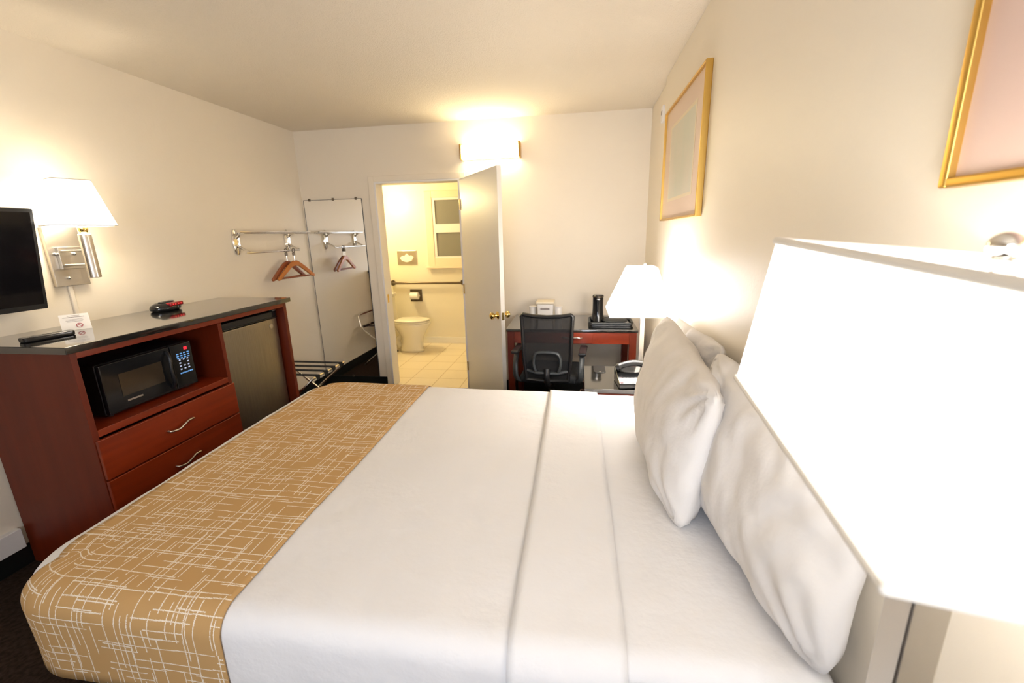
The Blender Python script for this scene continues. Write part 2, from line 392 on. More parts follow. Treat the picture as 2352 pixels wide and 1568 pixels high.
# ------------------------------------------------------------------ coat rack and hangers on the left wall
t = thing('coat_rack', 'chrome two-bar coat rack on the left wall beside the mirror', 'coat rack', (XL, 3.35, 1.47))
for y in (-.33, .27):
    b = B()
    lathe(b, [(.012, 0), (.034, .003), (.036, .010), (.030, .016), (.006, .018)], seg=24, sc=(1, 2.7)); rot_bm(b, Matrix.Translation((0, y, .005)) @ Matrix.Rotation(PI/2, 4, 'Y') @ Matrix.Rotation(PI/2, 4, 'Z'))
    rot_bm(b, Matrix.Identity(4))
    o = obj('bracket', b, M['chrome'], t, smooth=True)
    obj('bracket_arm', tube(B(), curve([(.01, y, .03), (.05, y, .06), (.09, y, .075)], 6), .009, 10), M['chrome'], t, smooth=True)
    obj('bracket_arm', tube(B(), curve([(.01, y, -.02), (.06, y, -.05), (.11, y, -.075)], 6), .009, 10), M['chrome'], t, smooth=True)
for z, x, y0, y1 in ((.078, .09, -.38, .50), (.070, .045, -.36, .50), (-.078, .11, -.37, .28)):
    obj('rail', cyl(B(), (x, y0, z), (x, y1, z), .0075, 12), M['chrome'], t, smooth=True)
def hanger(name_label, loc, rz, wood, ring_dark=True):
    t = thing('coat_hanger', name_label, 'coat hanger', loc, rz, None)
    # body in the local yz plane, origin at the rail
    body = [(-.225, -.225), (-.215, -.245), (-.19, -.238), (-.10, -.178), (-.045, -.14), (0, -.132), (.045, -.14), (.10, -.178), (.19, -.238), (.215, -.245), (.225, -.225), (.12, -.145), (.05, -.10), (.02, -.088), (-.02, -.088), (-.05, -.10), (-.12, -.145)]
    b = B(); prism(b, body, -.009, .009, 'x'); obj('shoulder_bar', b, wood, t, bevel=.005)
    obj('trouser_bar', cyl(B(), (0, -.19, -.228), (0, .19, -.228), .0065, 10), M['hangerdark'], t, smooth=True)
    obj('pin', cyl(B(), (0, 0, -.09), (0, 0, -.045), .004, 10), M['chrome'], t, smooth=True)
    b = B(); tube(b, [(0, .016*math.cos(a), .016*math.sin(a)) for a in [2*PI*k/16 for k in range(17)]], .0035, 8, cap=False)
    cyl(b, (0, 0, -.018), (0, 0, -.045), .012, 12)
    obj('security_ring', b, M['darkmetal'], t, smooth=True)
hanger('front wooden hanger on the coat rack, nearest the camera', (-2.462, 3.50, 1.392), math.radians(-6), M['hangerwood'])
hanger('rear wooden hanger on the coat rack, nearest the mirror', (-2.503, 3.455, 1.392), math.radians(0), M['hangerdark'])

# ------------------------------------------------------------------ wall sconce
t = thing('wall_sconce', 'lit wall lamp with tapered cream shade and nickel plate beside the television', 'wall lamp', (XL, 1.865, 1.42))
obj('backplate', box(B(), 0, .022, -.077, .077, -.14, .15), M['nickel'], t, bevel=.002)
obj('boss_plate', box(B(), .022, .040, -.045, .077, -.055, .055), M['nickel'], t, bevel=.002)
for z in (.035, -.035): obj('arm', cyl(B(), (.038, -.03, z), (.15, .0, z), .0055, 12), M['nickel'], t, smooth=True)
obj('stem', cyl(B(), (.16, 0, -.10), (.16, 0, .115), .026, 28), M['nickel'], t, bevel=.003)
b = B(); lathe(b, [(.008, .115), (.016, .125), (.020, .14), (.016, .155), (.016, .19)], (.16, 0, 0)); obj('socket', b, M['brass'], t, smooth=True)
for y, z in ((-.05, .02), (.02, .02), (-.02, -.10)): obj('screw_knob', ball(B(), (.026 if y != .02 else .044, y, z), .008), M['chrome'], t, smooth=True)
obj('bulb', ball(B(), (.16, 0, .23), .028, seg=8), M['bulbwarm'], t, smooth=True)
def shade(t, name, mt_, c, a, bb, ta, tb, z0, h, rz=0, tilt=(0, 0), trim=.012, off=(0, 0), ribs=False, th=.003):
    """tapered rectangular shade: bottom half sizes a (x), bb (y); top half sizes ta, tb"""
    R = Matrix.Translation((c[0], c[1], z0+h)) @ Euler((tilt[0], tilt[1], rz), 'XYZ').to_matrix().to_4x4() @ Matrix.Translation((0, 0, -h))
    def ring(A, C, z, ox=0, oy=0, cut=.008):
        return [Vector((ox+x, oy+y, z)) for x, y in ((-A, -C), (A, -C), (A, C), (-A, C))]
    b = B(); lo, hi = ring(a, bb, 0), ring(ta, tb, h, *off)
    lo2, hi2 = ring(a-th, bb-th, 0), ring(ta-th, tb-th, h, *off)
    V = [[b.verts.new(p) for p in r] for r in (lo, hi, lo2, hi2)]
    for k in range(4):
        j = (k+1) % 4
        b.faces.new((V[0][k], V[0][j], V[1][j], V[1][k])); b.faces.new((V[2][k], V[3][k], V[3][j], V[2][j]))
        b.faces.new((V[0][k], V[2][k], V[2][j], V[0][j])); b.faces.new((V[1][k], V[1][j], V[3][j], V[3][k]))
    rot_bm(b, R); s = obj(name, b, mt_, t)
    for pts, zz in ((lo, trim*.35), (hi, h-trim*.35)):
        b = B()
        for k in range(4):
            p, q = pts[k], pts[(k+1) % 4]
            tube(b, [p, q], trim*.42, 8)
        for p in pts: ball(b, p, trim*.43, seg=10)
        rot_bm(b, R); obj('shade_trim', b, M['trimcloth'], s, smooth=True)
    return s, R
shade(t, 'lamp_shade', M['shade_sconce'], (.16, -.012), .124, .08, .070, .046, .155, .213, rz=math.radians(68), trim=.007, ribs=True)
t = tag(obj('wire_cover', box(B(), XL, XL+.012, 1.842, 1.862, 1.095, 1.278), M['wall'], bevel=.003), 'slim painted wire cover running down from the wall lamp', 'wire cover')

# ------------------------------------------------------------------ television
t = thing('television', 'black flat screen television tilted on the left wall, cut by the edge', 'television', (XL, 1.25, 1.42))
R = Matrix.Translation((.10, 0, 0)) @ Matrix.Rotation(math.radians(8.5), 4, 'Y')
obj('casing', rot_bm(box(B(), -.03, .012, -.44, .44, -.23, .23), R), M['black'], t, bevel=.004)
obj('screen', rot_bm(box(B(), .012, .0135, -.425, .425, -.205, .215), R), M['screen'], t)
b = B(); box(b, 0, .015, -.1, .1, -.12, .12); box(b, .015, .07, -.03, .03, -.05, .05); obj('wall_mount', b, M['black'], t)

# ------------------------------------------------------------------ cabinet
CX, CY0, CY1, CT = -2.05, 1.395, 2.745, 1.055
t = thing('media_cabinet', 'tall cherry wood cabinet with black polished top along the left wall', 'cabinet', (-2.33, 2.07, 0))
kw = dict(world=True)
b = B(); box(b, XL+.01, CX, CY0, CY0+.025, 0, CT); obj('side_panel', b, M['woodv_shaded'], t, bevel=.002, **kw)
b = B(); box(b, XL+.01, CX, CY1-.028, CY1, 0, CT); obj('side_panel', b, M['woodv_shaded'], t, bevel=.002, **kw)
b = B(); box(b, XL+.03, CX, 2.14, 2.165, .08, CT-.03); obj('divider', b, M['woodv_shaded'], t, bevel=.002, **kw)
b = B(); box(b, XL+.012, XL+.022, CY0+.025, CY1-.028, .08, CT-.03); obj('back_panel', b, M['woodv_shaded'], t, **kw)
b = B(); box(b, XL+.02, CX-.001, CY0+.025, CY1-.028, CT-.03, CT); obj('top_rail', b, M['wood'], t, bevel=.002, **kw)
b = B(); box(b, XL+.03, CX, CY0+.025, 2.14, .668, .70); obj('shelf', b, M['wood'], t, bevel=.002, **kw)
b = B(); box(b, XL+.02, CX-.04, CY0+.025, CY1-.028, 0, .08); obj('plinth', b, M['woodv_shaded'], t, **kw)
b = B(); box(b, XL, CX+.025, CY0-.025, CY1+.025, CT, CT+.03); obj('top', b, M['topblack'], t, bevel=.003, label='black polished top', **kw)
for z0, z1 in ((.472, .660), (.278, .465), (.085, .271)):
    d = obj('drawer', box(B(), CX+.0005, CX+.018, CY0+.003, 2.160, z0, z1), M['wood'], t, bevel=.003, **kw)
    zc = (z0+z1)/2; yc = 1.775
    pts = curve([(CX+.018, yc-.072, zc-.004), (CX+.034, yc-.066, zc-.008), (CX+.040, yc-.03, zc-.011), (CX+.042, yc, zc), (CX+.040, yc+.03, zc+.011), (CX+.034, yc+.066, zc+.008), (CX+.018, yc+.072, zc+.004)], 6)
    obj('handle', tube(B(), pts, .005, 10), M['nickel'], d, smooth='full', label='wavy brushed metal handle', world=True)

# mini fridge
t = thing('mini_fridge', 'small stainless fridge with black top inside the wooden cabinet', 'fridge', (-2.35, 2.44, .08))
obj('body', box(B(), -2.56, -2.15, 2.185, 2.70, .081, 1.0), M['black'], t, bevel=.006, world=True)
d = obj('door', box(B(), -2.148, -2.10, 2.19, 2.695, .10, .955), M['steel'], t, bevel=.008, seg=3, world=True, label='stainless steel door')
b = B(); box(b, -2.148, -2.10, 2.19, 2.695, .957, 1.003); box(b, -2.11, -2.092, 2.19, 2.695, .957, .966); obj('top_grip', b, M['blackgloss'], t, bevel=.004, world=True)
b = B(); cyl(b, (-2.10, 2.63, .905), (-2.098, 2.63, .905), .017, 24); obj('badge', b, M['nickel'], d, smooth=True, world=True)
obj('hinge_cover', box(B(), -2.13, -2.098, 2.665, 2.695, 1.003, 1.012), M['nickel'], t, bevel=.002, world=True)

# microwave
t = thing('microwave', 'black microwave oven in the open bay of the cabinet', 'microwave', (-2.30, 1.78, .70))
obj('body', box(B(), -2.42, -2.145, 1.535, 2.015, .712, .955), M['black'], t, bevel=.005, world=True)
for x, y in ((-2.39, 1.57), (-2.39, 1.98), (-2.17, 1.57), (-2.17, 1.98)): obj('foot', cyl(B(), (x, y, .70), (x, y, .712), .014, 14), M['black'], t, world=True)
d = obj('door', box(B(), -2.145, -2.122, 1.537, 1.885, .714, .953), M['blackgloss'], t, bevel=.006, world=True)
obj('window', box(B(), -2.122, -2.120, 1.61, 1.825, .782, .892), M['ovenglass'], d, world=True)
b = tube(B(), curve([(-2.12, 1.862, .93), (-2.098, 1.855, .90), (-2.095, 1.848, .835), (-2.098, 1.855, .77), (-2.12, 1.862, .735)], 6), .009, 10); obj('handle', b, M['black'], d, smooth=True, world=True)
b = box(B(), -2.1215, -2.1205, 1.625, 1.70, .752, .760); obj('nameplate', b, M['nickel'], d, world=True)
pn = obj('control_panel', box(B(), -2.145, -2.122, 1.888, 2.013, .714, .953), M['blackgloss'], t, bevel=.004, world=True)
obj('display', box(B(), -2.122, -2.1212, 1.965, 1.985, .915, .931), M['redled'], pn, world=True)
b = B()
for r in range(3):
    for c in range(4): box(b, -2.122, -2.1212, 1.916+c*.021, 1.929+c*.021, .897-r*.012, .903-r*.012)
obj('keypad', b, M['keys'], pn, world=True)
b = B()
for c in range(7): box(b, -2.122, -2.1212, 1.918+c*.0115, 1.927+c*.0115, .790, .797)
obj('key_row', b, M['keys'], pn, world=True)
b = B()
for r in range(4):
    for c in range(3):
        if r in (0, 3) or c != 1 or r == 2: box(b, -2.122, -2.1212, 1.924+c*.024, 1.934+c*.024, .863-r*.017, .870-r*.017)
obj('keypad_numbers', b, M['keysw'], pn, world=True)

# alarm clock, card, remote on the cabinet
ZT = CT+.03
t = thing('alarm_clock', 'small rounded black alarm clock with red display on the cabinet top', 'alarm clock', (-2.475, 2.235, ZT), math.radians(8))
b = B(); lathe(b, [(.075, 0), (.088, .006), (.092, .018), (.085, .032), (.06, .045), (.02, .050)], seg=32, sc=(.72, 1)); obj('case', b, M['blackgloss'], t, smooth='full')
b = B(); box(b, .030, .0665, -.035, .065, .026, .048, Matrix.Rotation(math.radians(0), 4, 'Z')); obj('display_lens', b, M['redlens'], t, bevel=.006)
b = B()
for k, dg in enumerate((.0, .018, .042, .060)): box(b, .0665, .0672, -.022+dg, -.014+dg, .034, .041)
obj('display_digits', b, M['redled'], t)
obj('snooze_bar', box(B(), -.01, .02, -.04, .05, .046, .054), M['darkgrey'], t, bevel=.003)
t = thing('notice_card', 'white folded card with small print on the cabinet below the wall lamp', 'card', (-2.39, 1.69, ZT), math.radians(-34))
R = Matrix.Rotation(math.radians(-36), 4, 'Y')
b = B(); box(b, -.0008, .0008, -.052, .052, 0, .088, R); obj('front_leaf', b, M['paper'], t)
b = B(); box(b, -.0008, .0008, -.02, .02, 0, .070, Matrix.Translation((-.056, 0, 0)) @ Matrix.Rotation(math.radians(5), 4, 'Y')); obj('back_leaf', b, M['paper'], t)
b = B()
for z, y0, y1, h in ((.078, -.024, .02, .002), (.070, -.040, .035, .0025), (.058, -.030, .028, .0012), (.052, -.032, .030, .0012), (.046, -.028, .026, .0012)):
    box(b, .0009, .0013, y0, y1, z, z+h, R)
obj('print', b, M['print'], t)
b = B(); tube(b, [R @ Vector((.0014, .012+.011*math.cos(a), .024+.011*math.sin(a))) for a in [2*PI*k/20 for k in range(21)]], .0013, 6, cap=False)
tube(b, [R @ Vector((.0014, .005, .031)), R @ Vector((.0014, .019, .017))], .0011, 6); obj('no_smoking_symbol', b, M['redprint'], t)
t = thing('remote_control', 'long black remote control lying at the front of the cabinet top', 'remote control', (-2.31, 1.515, ZT), math.radians(80))
b = B(); prism(b, [(-.088, -.018), (-.08, -.024), (.0, -.026), (.08, -.022), (.09, -.014), (.09, .014), (.08, .022), (0, .026), (-.08, .024), (-.088, .018)], 0, .021); obj('body', b, M['blackgloss'], t, bevel=.005, seg=3)
b = B()
for r in range(8):
    for c in range(3): cyl(b, (-.06+r*.017, -.012+c*.012, .020), (-.06+r*.017, -.012+c*.012, .0214), .0035, 10)
obj('buttons', b, M['darkgrey'], t)

# ------------------------------------------------------------------ luggage rack
t = thing('luggage_rack', 'folding chrome luggage rack with black straps beside the cabinet', 'luggage rack', (-2.23, 3.02, 0))
x0, x1, y0, y1, zt = -.27, .26, -.215, .235, .46
def leg(xa, xb, s):
    # U shaped frame: rail along y on top at xa, feet at xb
    return curve([(xb, y0+s, .012), (xa+(xb-xa)*.06, y0+s, zt-.03)], 1)
for xa, xb, s in ((x0, x1, .012), (x1, x0, -.012)):
    b = B()
    pts = [(xb, y0+s, .012), (xa+(xb-xa)*.05, y0+s, zt-.035), (xa, y0+s+.015, zt), (xa, y1-s-.015, zt), (xa+(xb-xa)*.05, y1-s, zt-.035), (xb, y1-s, .012)]
    tube(b, pts, .010, 12); obj('folding_frame', b, M['chrome'], t, smooth=True)
b = B(); tube(b, [(x0-.02, y0+.03, zt), (x0-.045, y0+.03, zt+.12), (x0-.045, y0+.05, zt+.14), (x0-.045, y1-.05, zt+.14), (x0-.045, y1-.03, zt+.12), (x0-.02, y1-.03, zt)], .009, 12)
obj('back_rail', b, M['chrome'], t, smooth=True)
obj('cross_brace', cyl(B(), (x1*.8, y0+.01, .09), (x1*.8, y1-.01, .09), .007, 10), M['chrome'], t, smooth=True)
for k in range(4):
    yy = y0+.06+k*(y1-y0-.12)/3
    b = B(); box(b, x0-.012, x1+.012, yy-.022, yy+.022, zt+.010, zt+.013); box(b, x1+.010, x1+.013, yy-.022, yy+.022, zt-.02, zt+.012); box(b, x0-.013, x0-.010, yy-.022, yy+.022, zt-.02, zt+.012)
    obj('strap', b, M['fabricblack'], t, bevel=.001)

# ------------------------------------------------------------------ bed
BX0, BX1, BY0, BY1, BZ = -1.55, .42, .705, 2.365, .622
def rbox(x0, x1, y0, y1, z0, z1, r, nx, ny, nz, wob=0., seed=0, rz=None):
    """rounded box with an even dense grid, softened like stuffed cloth"""
    rz = rz or r
    b = B(); g = {}
    cx, cy, cz = (x0+x1)/2, (y0+y1)/2, (z0+z1)/2; hx, hy, hz = (x1-x0)/2, (y1-y0)/2, (z1-z0)/2
    def axis(n, h, rr):
        out = []
        for i in range(5): out.append(-h + rr*(1-math.cos(PI/2*i/5))*1.0)
        m = max(n, 1)
        for i in range(m+1): out.append(-h+rr + (2*h-2*rr)*i/m)
        for i in range(4, -1, -1): out.append(h - rr*(1-math.cos(PI/2*i/5)))
        return out
    ax = [axis(nx, hx, r), axis(ny, hy, r), axis(nz, hz, rz)]
    def key(i, j, k): return (i, j, k)
    N_ = [len(a) for a in ax]
    def vert(i, j, k):
        kk = (i, j, k)
        if kk in g: return g[kk]
        p = Vector((ax[0][i], ax[1][j], ax[2][k]))
        q = Vector((max(-hx+r, min(hx-r, p.x)), max(-hy+r, min(hy-r, p.y)), max(-hz+rz, min(hz-rz, p.z))))
        d = p-q; e = Vector((d.x/r, d.y/r, d.z/rz))
        if e.length > 1e-6:
            mxx = max(abs(e.x), abs(e.y), abs(e.z)); e = e.normalized()
            # on the surface of the cube mxx is 1 there, so the ball radius is reached
            p = q + Vector((e.x*r, e.y*r, e.z*rz))
        w = Vector((p.x+cx, p.y+cy, p.z+cz))
        if wob:
            n = noise.noise(Vector((w.x*2.3+seed, w.y*2.3, w.z*3)))*.6 + noise.noise(Vector((w.x*7+seed, w.y*6, w.z*6)))*.3 + noise.noise(Vector((w.x*17+seed, w.y*13, w.z*13)))*.12
            nn = Vector((p.x/hx, p.y/hy, p.z/hz)); nn = Vector((nn.x**7, nn.y**7, nn.z**7)); 
            if nn.length > 0: nn.normalize()
            w += nn*n*wob
        g[kk] = b.verts.new(w); return g[kk]
    I, J, K = N_[0]-1, N_[1]-1, N_[2]-1
    for i in range(I):
        for j in range(J):
            for k in (0, K):
                b.faces.new([vert(i, j, k), vert(i+1, j, k), vert(i+1, j+1, k), vert(i, j+1, k)])
    for i in range(I):
        for k in range(K):
            for j in (0, J):
                b.faces.new([vert(i, j, k), vert(i+1, j, k), vert(i+1, j, k+1), vert(i, j, k+1)])
    for j in range(J):
        for k in range(K):
            for i in (0, I):
                b.faces.new([vert(i, j, k), vert(i, j+1, k), vert(i, j+1, k+1), vert(i, j, k+1)])
    return b
CR = .21
def corner(b, x0=None, y0=None, y1=None, R=CR):
    x0 = BX0 if x0 is None else x0; y0 = BY0 if y0 is None else y0; y1 = BY1 if y1 is None else y1
    for v in b.verts:
        for yc, sg in ((y0, 1), (y1, -1)):
            dx = (x0+R-v.co.x)/R; dy = (yc+sg*R-v.co.y)*sg/R
            if dx > 0 and dy > 0:
                m_ = max(dx, dy); l_ = math.hypot(dx, dy); kx = m_/l_
                v.co.x = x0+R-dx*kx*R; v.co.y = yc+sg*(R-dy*kx*R)
    for v in b.verts:      # the made bed is not quite square
        q = max(0., -v.co.x/1.55); t_ = max(0., (v.co.y-.7)/1.66)
        v.co.y -= (v.co.x+1.55)*.042*t_
        v.co.x -= (v.co.y-.85)*.035*q
    return b
def strip(x0, x1, off, y0, y1, ztop, zlow, r, nx, wob=0., seed=0, edge=0., x_in=True, thick=.004):
    """cloth band lying across the bed from near drape to far drape, with uv in metres"""
    prof = []; L = 0
    z0 = zlow
    pts = []
    for k in range(7): pts.append((y0-off, z0+(ztop-r-z0)*k/6))
    for k in range(1, 9):
        a = PI/2*k/8; pts.append((y0+r - (r+off)*math.cos(a), ztop-r+(r+off)*math.sin(a)))
    n = 60
    for k in range(1, n): pts.append((y0+r+(y1-y0-2*r)*k/n, ztop+off))
    for k in range(0, 9):
        a = PI/2*k/8; pts.append((y1-r+(r+off)*math.sin(a), ztop-r+(r+off)*math.cos(a)))
    for k in range(1, 7): pts.append((y1+off, ztop-r-(ztop-r-z0)*k/6))
    b = B(); uvl = b.loops.layers.uv.new('UVMap'); rows = []; lens = [0]
    for i in range(1, len(pts)): lens.append(lens[-1]+math.dist(pts[i], pts[i-1]))
    for side in (0, 1):
        rws = []
        for i, (y, z) in enumerate(pts):
            row = []
            for j in range(nx+1):
                u = j/nx; x = x0+(x1-x0)*u
                # inward offset for the underside
                cyy = min(max(y, y0+r), y1-r); d = Vector((0, y-cyy, z-(ztop-r))) if z > ztop-r else Vector((0, y-cyy, 0))
                if d.length < 1e-6: d = Vector((0, 0, 1))
                d.normalize()
                n = noise.noise(Vector((x*2.3+3, y*2.3, z*3)))*.6 + noise.noise(Vector((x*7+3, y*6, z*6)))*.3
                n2 = noise.noise(Vector((x*5+seed, y*4+seed, z*4)))
                e = edge*math.exp(-((min(u, 1-u)*(x1-x0))/.02)**2)
                w = Vector((x, y, z)) + d*(n*.010*.85 + n2*wob - side*thick - e*0)
                row.append(b.verts.new(w))
            rws.append(row)
        rows.append(rws)
    def quad(vs, uvs):
        f = b.faces.new(vs)
        for lp, q in zip(f.loops, uvs): lp[uvl].uv = q
    for side in (0, 1):
        R_ = rows[side]
        for i in range(len(pts)-1):
            for j in range(nx):
                us = [((x1-x0)*(j)/nx, lens[i]), ((x1-x0)*(j+1)/nx, lens[i]), ((x1-x0)*(j+1)/nx, lens[i+1]), ((x1-x0)*j/nx, lens[i+1])]
                quad((R_[i][j], R_[i][j+1], R_[i+1][j+1], R_[i+1][j]), us)
    A, C = rows
    m = len(pts)-1
    for i in range(m):
        for j in (0, nx):
            quad((A[i][j], A[i+1][j], C[i+1][j], C[i][j]), [(0, 0)]*4)
    for j in range(nx):
        for i in (0, m):
            quad((A[i][j], A[i][j+1], C[i][j+1], C[i][j]), [(0, 0)]*4)
    return b
t = thing('bed', 'queen bed made up in white on a black base against the right wall', 'bed', (-.55, 1.53, 0))
b = rbox(BX0+.06, XR-.03, BY0+.06, BY1-.06, .0, .345, .02, 30, 30, 1); corner(b, BX0+.06, BY0+.06, BY1-.06); obj('bed_base', b, M['boxspring'], t, world=True, label='black bed base')
obj('mattress', corner(rbox(BX0+.02, XR-.03, BY0+.02, BY1-.02, .345, BZ-.02, .07, 40, 40, 1), BX0+.02, BY0+.02, BY1-.02), M['sheet'], t, smooth='full', world=True)
sh = tag(obj('bed_sheet', corner(rbox(BX0, XR-.02, BY0, BY1, .372, BZ, .062, 90, 80, 6, wob=.010, seed=3)), M['sheet'], smooth='full'),
         'smooth white top sheet tucked over the bed', 'bed sheet')
rn = obj('bed_runner', corner(strip(-1.478, -.832, .008, BY0, BY1, BZ, .368, .062, 34)), M['runner'], smooth='full')
tag(rn, 'tan bed runner with white scratchy crosshatch across the foot of the bed', 'bed runner')
fo = obj('sheet_fold', corner(strip(-.140, .112, .012, BY0, BY1, BZ, .36, .062, 12, wob=.003, seed=9, thick=.008)), M['sheet'], sh, smooth='full')

def pillow(label, c, w, h, th, lean, yaw, seed, sag=0., group='white pillows at the head of the bed', roll=0.):
    """stuffed pillow: width w along local y, height h along local z, thickness th along local x"""
    t = B(); n = 64; m = 48; S = []
    for s in (1, -1):
        rows = []
        for j in range(m+1):
            v = -1+2*j/m; row = []
            for i in range(n+1):
                u = -1+2*i/n
                pu = abs(u)**2.6; pv = abs(v)**2.6
                prof = max(0., (1-pu))**.55 * max(0., (1-pv))**.55
                # outline pulls in between the corners
                kc = 1-.07*(abs(u)*abs(v))**6
                yy = kc*u*w/2*(1-.05*(1-v*v)**1.2); zz = kc*v*h/2*(1-.05*(1-u*u)**1.2)
                wr = noise.noise(Vector((yy*9+seed, zz*9, s*2)))*.012 + noise.noise(Vector((yy*22+seed, zz*14, s*3)))*.005
                # creases running into the corners
                cr = 0.
                for cu in (-1, 1):
                    for cv in (-1, 1):
                        ex, ey = (cu-u)*w/2, (cv-v)*h/2; dd_ = math.hypot(ex, ey); an = math.atan2(ey*cv, ex*cu)
                        cr += .010*math.exp(-(dd_/.15)**2)*min(1, dd_/.04)*math.sin(an*15+seed+cu+2*cv+noise.noise(Vector((yy*6, zz*6, seed)))*3)
                x = s*(prof*th/2*(1+.22*(-v)*sag) + (wr+cr)*min(1, prof*3))
                if (j in (0, m)) or (i in (0, n)): x = noise.noise(Vector((yy*12+seed, zz*12, 1)))*.008
                row.append(Vector((x, yy, zz)))
            rows.append(row)
        S.append(rows)
    V = {}
    def vt(s, i, j):
        if j in (0, m) or i in (0, n): s = 0
        k = (s, i, j)
        if k not in V: V[k] = t.verts.new(S[s][j][i])
        return V[k]
    for s in (0, 1):
        for j in range(m):
            for i in range(n): t.faces.new((vt(s, i, j), vt(s, i+1, j), vt(s, i+1, j+1), vt(s, i, j+1)))
    o = obj('pillow', t, M['pillow'], smooth='full')
    o.location = c; o.rotation_euler = Euler((roll, lean, yaw), 'XYZ')
    tag(o, label, 'pillow'); o['group'] = group
    return o
r = math.radians
pillow('large white pillow leaning on the wall beside the near lamp, nearest the camera', (.456, 1.045, .874), .69, .485, .165, r(5), r(8), 2.1, .7, roll=r(2))
pillow('upright white pillow standing in front of the others toward the middle of the bed', (.350, 1.55, .870), .87, .475, .22, r(8), r(-1), 11.7, .8, roll=r(4))
pillow('white pillow mostly hidden behind the upright one, at the far side by the lamp', (.462, 1.86, .85), .78, .49, .13, r(6), r(1), 23.3, .5, roll=r(-2))

# ------------------------------------------------------------------ night stands and lamps
def nightstand(label, x0, x1, y0, y1, h):
    t = thing('nightstand', label, 'nightstand', ((x0+x1)/2, (y0+y1)/2, 0))
    b = B(); box(b, x0+.01, x0+.03, y0+.01, y1-.01, 0, h-.025); obj('side_panel', b, M['woodv_shaded'], t, world=True, bevel=.002)
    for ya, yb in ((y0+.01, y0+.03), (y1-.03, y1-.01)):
        obj('side_panel', box(B(), x0+.03, x1-.01, ya, yb, 0, h-.025), M['woodv_shaded'], t, world=True, bevel=.002)
    d = obj('drawer', box(B(), x0+.002, x0+.012, y0+.03, y1-.03, h-.19, h-.03), M['wood'], t, world=True, bevel=.002)
    yc = (y0+y1)/2
    obj('handle', tube(B(), curve([(x0+.002, yc-.05, h-.11), (x0-.018, yc-.04, h-.115), (x0-.022, yc, h-.11), (x0-.018, yc+.04, h-.105), (x0+.002, yc+.05, h-.11)], 5), .004, 8), M['nickel'], d, smooth=True, world=True)
    obj('top', box(B(), x0, x1, y0, y1, h-.025, h), M['topblack'], t, world=True, bevel=.003, label='black polished top')
    return t
NZ = .60
nightstand('near nightstand under the large foreground lamp, black topped', .10, .54, .16, .66, NZ)
nightstand('far nightstand with black top between the bed and the desk', .045, .535, 2.335, 2.785, NZ+.02)

def lamp(label, c, z0, zb, h, a, bb, ta, tb, pole, mt_, rz=0, tilt=(0, 0), px=None, off=(0, 0), fin=.014, trim=.012, bulb='bulb'):
    t = thing('table_lamp', label, 'lamp', (px[0], px[1], z0))
    P0 = (px[0], px[1])
    b = B(); box(b, P0[0]-.06, P0[0]+.06, P0[1]-.06, P0[1]+.06, z0, z0+.022); obj('base', b, M['chrome'], t, bevel=.004, world=True)
    obj('pole', box(B(), P0[0]-pole, P0[0]+pole, P0[1]-pole, P0[1]+pole, z0+.022, zb+.03), M['nickel'], t, bevel=.003, world=True)
    obj('socket', cyl(B(), (*P0, zb+.03), (*P0, zb+.075), .014), M['brass'], t, smooth=True, world=True)
    # shade in local coordinates
    s, R = shade(t, 'lamp_shade', mt_, (c[0]-P0[0], c[1]-P0[1]), a, bb, ta, tb, zb-z0, h, rz, tilt, trim=trim, off=off)
    obj('bulb', ball(B(), (*P0, zb+.12), .028, seg=8), M[bulb], t, smooth=True, world=True)
    b = B(); zt = zb+h
    tube(b, curve([(P0[0], P0[1]-.02, zb+.05), (P0[0], P0[1]-.055, zb+.11), (P0[0], P0[1]-.045, zt-.04), (P0[0], P0[1], zt-.005), (P0[0], P0[1]+.045, zt-.04), (P0[0], P0[1]+.055, zb+.11), (P0[0], P0[1]+.02, zb+.05)], 6), .002, 6)
    obj('harp', b, M['chrome'], t, smooth=True, world=True)
    b = B(); cyl(b, (*P0, zt-.008), (*P0, zt+fin*.9), .0045, 12); ball(b, (*P0, zt+fin*1.25), fin); cyl(b, (*P0, zt+fin*.15), (*P0, zt+fin*.35), fin*.9, 20)
    obj('finial', b, M['chrome'], t, smooth=True, world=True)
    return t
lamp('huge lit rectangular shade table lamp in the right foreground', (.387, .4635), NZ, 1.234, .2114, .1368, .2046, .1241, .2126, .020, M['shade_near'],
     rz=-.086, tilt=(.040, .096), px=(.385, .462), fin=.0135)
lamp('small lit table lamp with tapered white shade on the far nightstand', (.342, 2.53), NZ+.02, 1.030, .258, .168, .18, .075, .085, .014, M['shade_far'],
     px=(.383, 2.605), off=(.012, .0), fin=.008, trim=.006, bulb='bulb_far')

# things on the far nightstand
ZN = NZ+.02
t = thing('telephone', 'black desk telephone with white key labels on the far nightstand', 'telephone', (.335, 2.435, ZN), r(6))
b = B(); prism(b, [(-.105, -.08), (.105, -.08), (.105, .09), (-.105, .09)], 0, .03)
for v in b.verts:
    if v.co.z > .01: v.co.z = .030 + (v.co.y+.08)*.32
obj('body', b, M['blackgloss'], t, bevel=.006)
R = Matrix.Translation((0, 0, .0556)) @ Matrix.Rotation(math.atan(.32), 4, 'X')
b = B()
for k in range(8): box(b, -.075+k*.0205, -.0575+k*.0205, -.072, -.026, 0, .002, R)
obj('key_labels', b, M['paper'], t)
obj('message_light', box(B(), -.096, -.080, -.072, -.026, 0, .003, R), M['redplastic'], t)
b = B(); tube(b, curve([(-.10, .040, .085), (-.07, .040, .104), (0, .040, .118), (.07, .040, .104), (.10, .040, .085)], 6), [.020]*3+[.022]*2+[.018]*15+[.022]*5, 12, sx=1.15); obj('handset', b, M['black'], t, smooth='full')
